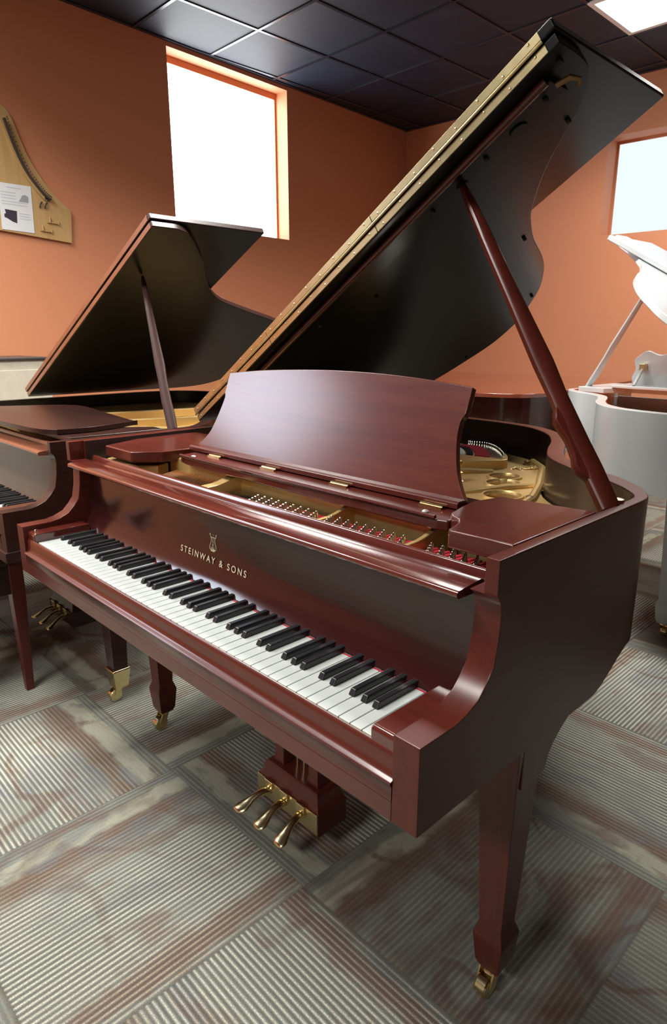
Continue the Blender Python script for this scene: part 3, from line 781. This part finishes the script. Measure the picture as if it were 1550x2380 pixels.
# front of the plate: flange wall, struts, pin field
bm = bmesh.new()
prism_x(bm, [(.345, .870), (.345, .9475), (.352, .951), (.366, .951), (.366, .870)], -.234, -1.17)
finish('plate_flange', bm, M_gold, PL, bevel=.002)
bm = bmesh.new(); prism_z(bm, [(-.035, .215), (-.035, .345), (-1.385, .345), (-1.385, .215)], .872, .893); finish('pin_field', bm, M_golddark, PL)
def strut(x, wd, pts):
    bm = bmesh.new(); prism_x(bm, pts + [(pts[-1][0], .872), (pts[0][0], .872)], x - wd / 2, x + wd / 2)
    finish('plate_strut', bm, M_gold, PL, bevel=.002)
cur = [(.350, .951), (.330, .945), (.312, .9385), (.295, .934), (.277, .931), (.250, .930), (.222, .930)]
strut(-.237, .010, cur); strut(-.457, .010, cur); strut(-.852, .030, cur)
bm = bmesh.new(); prism_z(bm, [(-1.18, .345), (-1.16, .30), (-1.20, .262), (-1.27, .245), (-1.36, .25), (-1.384, .30), (-1.384, .345)], .87, .930); finish('plate_corner', bm, M_gold, PL, bevel=.003)
bm = bmesh.new(); box(bm, -.82, -.245, .306, .342, .893, .899); finish('black_strip', bm, M_feltdark, PL)  # black strip between the pins and the flange
for x0, x1 in ((-.075, -.228), (-.247, -.45), (-.467, -.66)):
    bm = bmesh.new(); n = int(abs(x1 - x0) / .012)
    for k in range(n):
        x = x0 + (x1 - x0) * (k + .5) / n
        tube(bm, [(x - .004, .283, .908), (x + .004, .312, .909)], .0062, 6)
    finish('red_felt', bm, M_felt, PL)
bm = bmesh.new()
for k in range(46):
    x = -.48 - k * .0076
    tube(bm, [(x, .345, .912), (x + .01, .25, .909)], .0008, 5)
o = finish('strings', bm, M_steel, PL)
o['kind'] = 'stuff'
bm = bmesh.new()
for k in range(22):
    x = -.87 - k * .0125
    tube(bm, [(x, .345, .914), (x + .035, .225, .908)], .0022, 6)
o = finish('bass_strings', bm, M_string, PL)
bm = bmesh.new(); lathe(bm, [(.0028, 0), (.0028, .030), (.0024, .0335), (.0008, .0345)], (0, 0, 0), 10)
tp0 = finish('tuning_pin', bm, M_steel, PL); cnt = 0
for g0, n, dx in ((-.083, 6, -.0225), (-.256, 9, -.0225), (-.480, 9, -.0235)):
    for k in range(n):
        for r_ in range(4):
            x = g0 + dx * k + .0065 * r_; y = .270 - .0125 * r_
            o = tp0 if cnt == 0 else copy_part(tp0, 'tuning_pin', PL); cnt += 1
            o.location = (x, y, .9055); o.rotation_euler = (.12, 0, 0)

# gold lettering and lyre emblem on the fallboard
def text_mesh(txt, width, mat_, par, name):
    cu = bpy.data.curves.new('t', 'FONT'); cu.body = txt; cu.size = .02; cu.space_character = 1.45; cu.space_word = 1.1; cu.extrude = .0002; cu.align_x = 'CENTER'; cu.offset = .00012
    ob = bpy.data.objects.new('t', cu); COL.objects.link(ob)
    dg = bpy.context.evaluated_depsgraph_get(); me = bpy.data.meshes.new_from_object(ob.evaluated_get(dg))
    bpy.data.objects.remove(ob); bpy.data.curves.remove(cu)
    xs = [v.co.x for v in me.vertices]; ys = [v.co.y for v in me.vertices]
    k = width / (max(xs) - min(xs))
    b2 = bmesh.new(); b2.from_mesh(me); bpy.data.meshes.remove(me)
    bmesh.ops.transform(b2, matrix=Matrix.Diagonal((k, k * .98, 1, 1)), verts=b2.verts)
    return finish(name, b2, mat_, par)
t = text_mesh('STEINWAY & SONS', .257, M_decal, FB, 'lettering')
t.location = (-.746, .1893, .7805); t.rotation_euler = (math.radians(90 - 9), 0, 0)
def face_y(z):   # fallboard surface
    pr = [(.178, .752), (.186, .767), (.192, .785), (.196, .81), (.1985, .84), (.200, .87)]
    for (a, za), (b, zb) in zip(pr, pr[1:]):
        if za <= z <= zb: return a + (b - a) * (z - za) / (zb - za) - .0006
    return .196
bm = bmesh.new(); ex, ez = -.746, .8265
def em(pts, r): tube(bm, [(ex + a, face_y(ez + b), ez + b) for a, b in pts], r, 6)
for s in (-1, 1):
    em(spline([(s * .0125, .0185), (s * .0095, .013), (s * .0065, .006), (s * .0095, -.003), (s * .0125, -.010), (s * .0095, -.0165), (s * .004, -.0145), (s * .006, -.0105)], 4), .0011)
    em([(s * .013, .0190), (s * .0115, .0195), (s * .0105, .0180)], .0016)
    em([(s * .002, .012), (s * .002, -.010)], .0005)
em([(-.0085, .0120), (.0085, .0120)], .0009); em([(-.006, -.0185), (0, -.0150), (.006, -.0185)], .0014); em([(-.007, -.0192), (.007, -.0192)], .0010); em([(0, -.0185), (0, -.010)], .0013)
em([(0, .0175), (0, .0185)], .0013); em([(-.003, -.006), (.003, -.002), (-.001, .003)], .0010)
finish('emblem', bm, M_decal, FB, sharp=60)

# ------------------------------------------------------------------ dark walnut grand at the left
LX, LY = -1.556, .008
spl = dict(W=1.505, zr=.962, zh=.970, ylen=1.16, lid=26.0, yf=.637, side=M_brownblack, inner=M_ebony, legmat=M_brownblack_z, lidtop=M_brownblack, lidunder=M_ebony,
           front=M_brownblack, gloss=wood('walnut_reflection_tint', (.16, .055, .028), (.09, .03, .018), rough=.2, coat=.6, axis='x'), fall=wood('walnut_fallboard', (.055, .03, .022), (.035, .02, .016), rough=.28, coat=.3, axis='x'), propmat=M_prop, deskmat=M_brownblack, sabot=True, base_mould=True)  # gloss walnut carries the moulding's orange reflection in its base colour
k_ = 1.415 / 1.505
spl['lidout'] = [((s - 1.505 + .07) * k_ - .02 if False else (s - 1.42) * 1.415 / 1.42, y) for s, y in
                 ((1.42, .70), (1.418, .745), (1.40, .79), (1.355, .84), (1.243, .945), (1.155, 1.01), (1.072, 1.075), (1.02, 1.13), (.963, 1.22), (.886, 1.41), (.80, 1.64), (.75, 1.72), (.68, 1.765), (.60, 1.79), (.40, 1.815), (.20, 1.80), (.08, 1.74), (.02, 1.64), (0, 1.5))]
GL = tag(empty('grand_piano', (LX, LY, 0)), 'dark brown grand piano with black underside of lid, left behind the red one', 'grand piano')
make_rim(GL, spl); make_front(GL, spl); make_keys(GL, spl)
make_leg(GL, -.062, .330, spl); make_leg(GL, -1.44, .330, spl); make_leg(GL, -.80, 1.35, spl, ztop=.70)
make_lyre(GL, -.735, .40, spl)
lidL, flapL, LL = make_lid(GL, dict(spl, W=1.505, flapdepth=.49))
# warm bare-wood fold edges of the two lid boards
M_edge = wood('lid_edge_wood', (.26, .095, .045), (.17, .06, .03), rough=.35, coat=.2, axis='x')
for par, h0, h1, yy in ((lidL, .002, .020, .637), (flapL, .027, .045, .633)):
    bm = bmesh.new(); prism(bm, [(.004, yy - .0015), (1.495, yy - .0015), (1.495, yy + .001), (.004, yy + .001)], lambda p: LL(p[0], p[1], h0), lambda p: LL(p[0], p[1], h1)); finish('fold_edge', bm, M_edge, par)
make_prop(GL, (-.020, .588, .955), LL(1.20, .735, -.004), spl, scale=.95, two=False)
# inside: gold plate, dark folded desk lying flat, rails
bm = bmesh.new(); prism_z(bm, [q for q in inner_poly(spl, .046) if q[1] > .26], .80, .812); finish('soundboard', bm, M_sound, GL)
bm = bmesh.new(); prism_z(bm, [q for q in inner_poly(spl, .055) if q[1] > .36], .865, .900); PLL = finish('plate', bm, M_gold, GL, bevel=.004)
for x, ye in ((-.25, .78), (-.50, 1.05), (-.78, 1.30)):
    bm = bmesh.new(); prism_x(bm, [(.42, .90), (.42, .935), (.60, .945), (ye - .05, .930), (ye, .90)], x - .02, x + .02); finish('plate_strut', bm, M_gold, PLL, bevel=.003)
bm = bmesh.new(); prism_x(bm, [(.55, .90), (.55, .940), (.57, .945), (.60, .940), (.60, .90)], -.03, -1.2); finish('plate_flange', bm, M_gold, PLL, bevel=.002)
fold = [(-1.00, .21), (-.24, .19), (-.115, .305), (-.165, .52), (-.20, .525), (-.53, .57), (-.83, .60), (-.97, .44)]
bm = bmesh.new(); prism_z(bm, spline(fold, 4, True), .965, .981); finish('music_desk', bm, M_brownblack, GL, bevel=.003)
for (z0, z1, pts) in ((.945, .963, [(-1.42, .24), (-.045, .24), (-.030, .56), (-.10, .56), (-.30, .30), (-1.42, .30)]), (.950, .960, [(-1.42, .302), (-.30, .302), (-.25, .36), (-1.42, .36)])):
    bm = bmesh.new(); prism_z(bm, pts, z0, z1); finish('music_shelf', bm, M_brownblack, GL, bevel=.003)

# ------------------------------------------------------------------ white grand and red grand behind, both turned round
def turned(name, loc, rz, label, sp2, desk=True):
    g = tag(empty(name, loc, rz), label, 'grand piano')
    make_rim(g, sp2); make_front(g, sp2); make_keys(g, sp2, n0=0)
    make_leg(g, -.0755, .3635, sp2); make_leg(g, -sp2['W'] + .0755, .3635, sp2); make_leg(g, -.80, 1.095, sp2, ztop=.70)
    make_lyre(g, -.70, .338, sp2)
    return g
spw = dict(W=1.415, zr=1.0, zh=1.012, ylen=1.0, lid=29.8, flapw=.13, flapdepth=.40, yf=.601, lidout=LIDOUT, side=M_white, inner=M_orangeinner, legmat=M_white, lidtop=M_white, lidunder=M_whitedark,
           front=M_white, gloss=M_white, fall=M_white, propmat=M_white, deskmat=M_white)
GW = turned('grand_piano', (-1.185, 3.42, 0), PI - .06, 'white grand piano with raised white lid at the right edge', spw)
_, _, LW = make_lid(GW, spw)
make_prop(GW, (-.03, .53, .995), LW(1.10, .78, -.003), spw, scale=.8, two=False)
bm = bmesh.new(); prism_z(bm, [q for q in inner_poly(spw, .046) if q[1] > .26], .80, .812); finish('soundboard', bm, M_sound, GW)
bm = bmesh.new(); prism_z(bm, [q for q in inner_poly(spw, .05) if q[1] > .35], .866, .882); finish('plate', bm, M_orangeinner, GW)
board('music_shelf', [(-.03, .24), (-.03, .62), (-.18, .64), (-.26, .50), (-1.385, .50), (-1.385, .24)], .985, 1.012, M_white, GW)
board('desk_base', [(-.20, .40), (-.20, .60), (-.30, .62), (-1.20, .62), (-1.20, .40)], 1.0135, 1.028, M_white, GW)
ow = [(-1.12, 0), (-1.12, .06), (-1.10, .10), (-1.13, .15), (-1.10, .185), (-.95, .20), (-.72, .235), (-.50, .20), (-.40, .155), (-.33, .175), (-.285, .15), (-.262, .125), (-.268, .085), (-.250, .045), (-.250, 0)]
mdw = make_desk_plain(GW, spw, spline(ow[1:-1], 4) + [ow[-1], ow[0]], (.47, 1.028), 12)
bm = bmesh.new(); tube(bm, [(-.315, .60, 1.03), (-.315, .515, 1.12)], .008, 8); finish('desk_strut', bm, M_white, mdw)
bm = bmesh.new(); box(bm, -.330, -.300, .505, .535, 1.10, 1.135); finish('desk_slot', bm, M_brassaged, mdw, bevel=.003)

spb = dict(W=1.46, zr=.965, zh=.967, ylen=1.0, lid=0.0, yf=.601, lidout=LIDOUT, side=M_mah_gloss, inner=M_inner, legmat=M_mah_z, lidtop=wood('mahogany_lid_gloss', (.20, .045, .02), (.10, .02, .012), rough=.18, coat=.8, axis='y', crough=.05), lidunder=M_ebony,
           front=M_mah_gloss, gloss=M_mah_gloss, fall=M_fall, propmat=M_mah_z, deskmat=M_mah)
GB = turned('grand_piano', (-2.80, 3.90, 0), PI + .08, 'closed glossy red-brown grand piano behind the raised lid prop, near the back wall', spb)
make_lid(GB, dict(spb, flapdepth=.56))

# ------------------------------------------------------------------ bench, pale upright, board on the wall
B = tag(empty('piano_bench', (-2.25, -.06, 0)), 'dark wooden piano bench with tapered legs tucked under the dark brown grand', 'bench')
bm = bmesh.new(); box(bm, -.36, .36, -.22, .22, .50, .525); finish('seat', bm, M_brownblack, B, bevel=.006)
bm = bmesh.new(); box(bm, -.345, .345, -.205, .205, .388, .50); finish('apron', bm, M_brownblack, B, bevel=.003)
for sx in (-1, 1):
    for sy in (-1, 1):
        bm = bmesh.new(); cx, cy = sx * .328, sy * .188
        loft(bm, [sq(cx, cy, .0135, 0), sq(cx, cy, .0235, .39), sq(cx, cy, .0235, .50)]); finish('leg', bm, M_mah_z, B, bevel=.002)

u0 = rm(.25, 3.815, 0)
U = tag(empty('upright_piano', u0, TH - PI / 2), 'pale whitewashed upright piano with dark top edge against the orange wall', 'upright piano')
# local: +y along the wall (depth of room), -x towards the wall
bm = bmesh.new(); box(bm, .0, .40, -.55, .93, .0, 1.140); finish('case', bm, M_pale, U, bevel=.004)
bm = bmesh.new(); box(bm, -.012, .415, -.565, .945, 1.140, 1.152); finish('top_lid', bm, M_darktrim, U, bevel=.003)
bm = bmesh.new(); prism(bm, [(-.45, .76), (.86, .76), (.86, 1.085), (-.45, 1.085)], lambda p: (.400, p[0], p[1]), lambda p: (.408, p[0], p[1])); finish('front_panel', bm, M_pale, U, bevel=.003)
bm = bmesh.new(); box(bm, .40, .62, -.55, .93, .62, .74); finish('key_bed', bm, M_pale, U, bevel=.004)
bm = bmesh.new(); box(bm, .44, .60, -.50, .88, .74, .752); finish('key_cover', bm, M_pale, U, bevel=.003)
for y in (-.50, .86):
    bm = bmesh.new(); box(bm, .53, .60, y - .03, y + .03, 0, .62); finish('leg', bm, M_pale, U, bevel=.004)

def onwall(a, z, d): return rm(a, WB - d, z)
bo = [(1.613, 1.839), (1.626, 2.009), (1.615, 2.040), (1.556, 2.084), (1.471, 2.172), (1.393, 2.289), (1.345, 2.406), (1.323, 2.469), (1.297, 2.520), (1.265, 2.545), (1.20, 2.575), (1.08, 2.590), (.96, 2.57), (.88, 2.52), (.85, 2.43)]
bout = [(.85, 1.892)] + [bo[0]] + spline(bo[1:], 4)
bm = bmesh.new(); prism(bm, bout, lambda p: onwall(p[0], p[1], .018), lambda p: onwall(p[0], p[1], .001))
SBD = tag(finish('soundboard_display', bm, M_board, bevel=.002), 'piano-shaped tan wooden board with a curved dark bridge hung on the orange wall', 'wall display')
br = spline([(1.262, 2.474), (1.284, 2.396), (1.322, 2.289), (1.365, 2.205), (1.412, 2.144), (1.455, 2.098), (1.478, 2.082)], 5)
bm = bmesh.new()
for d0, d1, wd in ((.018, .030, .020), (.030, .046, .012)):
    L1, L2 = [], []
    for i, q in enumerate(br):
        a, b = br[max(0, i - 1)], br[min(len(br) - 1, i + 1)]; tx, ty = b[0] - a[0], b[1] - a[1]; l_ = math.hypot(tx, ty); nx, ny = -ty / l_, tx / l_
        L1.append((q[0] + nx * wd * .5, q[1] + ny * wd * .5)); L2.append((q[0] - nx * wd * 1.0 if d0 < .02 else q[0] - nx * wd * .5, q[1] - ny * wd * 1.0 if d0 < .02 else q[1] - ny * wd * .5))
    for i in range(len(br) - 1):
        prism(bm, [L1[i], L1[i + 1], L2[i + 1], L2[i]], lambda p: onwall(p[0], p[1], d0), lambda p: onwall(p[0], p[1], d1), mi=0 if d0 < .02 else 1)
bmesh.ops.remove_doubles(bm, verts=bm.verts, dist=1e-5)
BR = finish('bridge', bm, [M_board, M_bridge], SBD)
bm = bmesh.new()
for i in range(0, len(br), 1):
    c = onwall(br[i][0] + .014, br[i][1] + .006, .044); tube(bm, [c, c - D2 * .007], .003, 6)
finish('bridge_pins', bm, M_bridge, BR)
bm = bmesh.new(); prism(bm, [(1.455, 2.084), (1.505, 2.084), (1.49, 2.070), (1.46, 2.072)], lambda p: onwall(p[0], p[1], .018), lambda p: onwall(p[0], p[1], .032)); finish('bridge_foot', bm, M_bridge, SBD)
for a, z, dx, dz in ((1.430, 2.04, .010, .017), (1.462, 2.04, .010, .017)):
    bm = bmesh.new(); tube(bm, [onwall(a + dx, z + dz, .022), onwall(a, z + dz * .5, .030), onwall(a - dx * .6, z - dz, .022)], .0045, 8); finish('hook', bm, M_bridge, SBD)
for a, z in ((1.478, 1.945), (1.428, 1.893)):
    bm = bmesh.new(); tube(bm, [onwall(a, z + .032, .024), onwall(a, z, .026)], .0045, 8); tube(bm, [onwall(a - .016, z, .024), onwall(a + .058, z - .002, .024)], .0035, 8); tube(bm, [onwall(a + .055, z - .008, .024), onwall(a + .055, z + .014, .024)], .004, 8)
    finish('key_bracket', bm, M_board, SBD)
bm = bmesh.new(); prism(bm, [(1.184, 1.877), (1.375, 1.873), (1.382, 2.135), (1.19, 2.132)], lambda p: onwall(p[0], p[1], .0205), lambda p: onwall(p[0], p[1], .0190))
PP = tag(finish('paper_sheet', bm, M_paper), 'white printed sheet with two small pictures pinned on the tan wall board', 'notice')
bm = bmesh.new(); prism(bm, [(1.299, 2.040), (1.358, 2.040), (1.360, 2.075), (1.342, 2.082), (1.325, 2.078)], lambda p: onwall(p[0], p[1], .0209), lambda p: onwall(p[0], p[1], .0206)); finish('picture', bm, M_ink, PP)
bm = bmesh.new(); prism(bm, [(1.206, 1.945), (1.222, 1.94), (1.25, 1.925), (1.276, 1.918), (1.282, 1.986), (1.212, 1.990), (1.216, 1.968), (1.206, 1.962)], lambda p: onwall(p[0], p[1], .0209), lambda p: onwall(p[0], p[1], .0206)); finish('picture', bm, M_inkdark, PP)
bm = bmesh.new()
for z, a0, a1 in ((2.110, 1.235, 1.325), (2.082, 1.20, 1.285), (2.066, 1.20, 1.285), (2.050, 1.20, 1.285), (2.032, 1.20, 1.35), (2.018, 1.20, 1.35), (1.972, 1.295, 1.36), (1.958, 1.295, 1.36), (1.944, 1.295, 1.36)):
    prism(bm, [(a0, z), (a1, z), (a1, z + .004), (a0, z + .004)], lambda p: onwall(p[0], p[1], .0209), lambda p: onwall(p[0], p[1], .0206))
finish('text_lines', bm, plain('faint_print', (.50, .52, .55), rough=.8), PP)
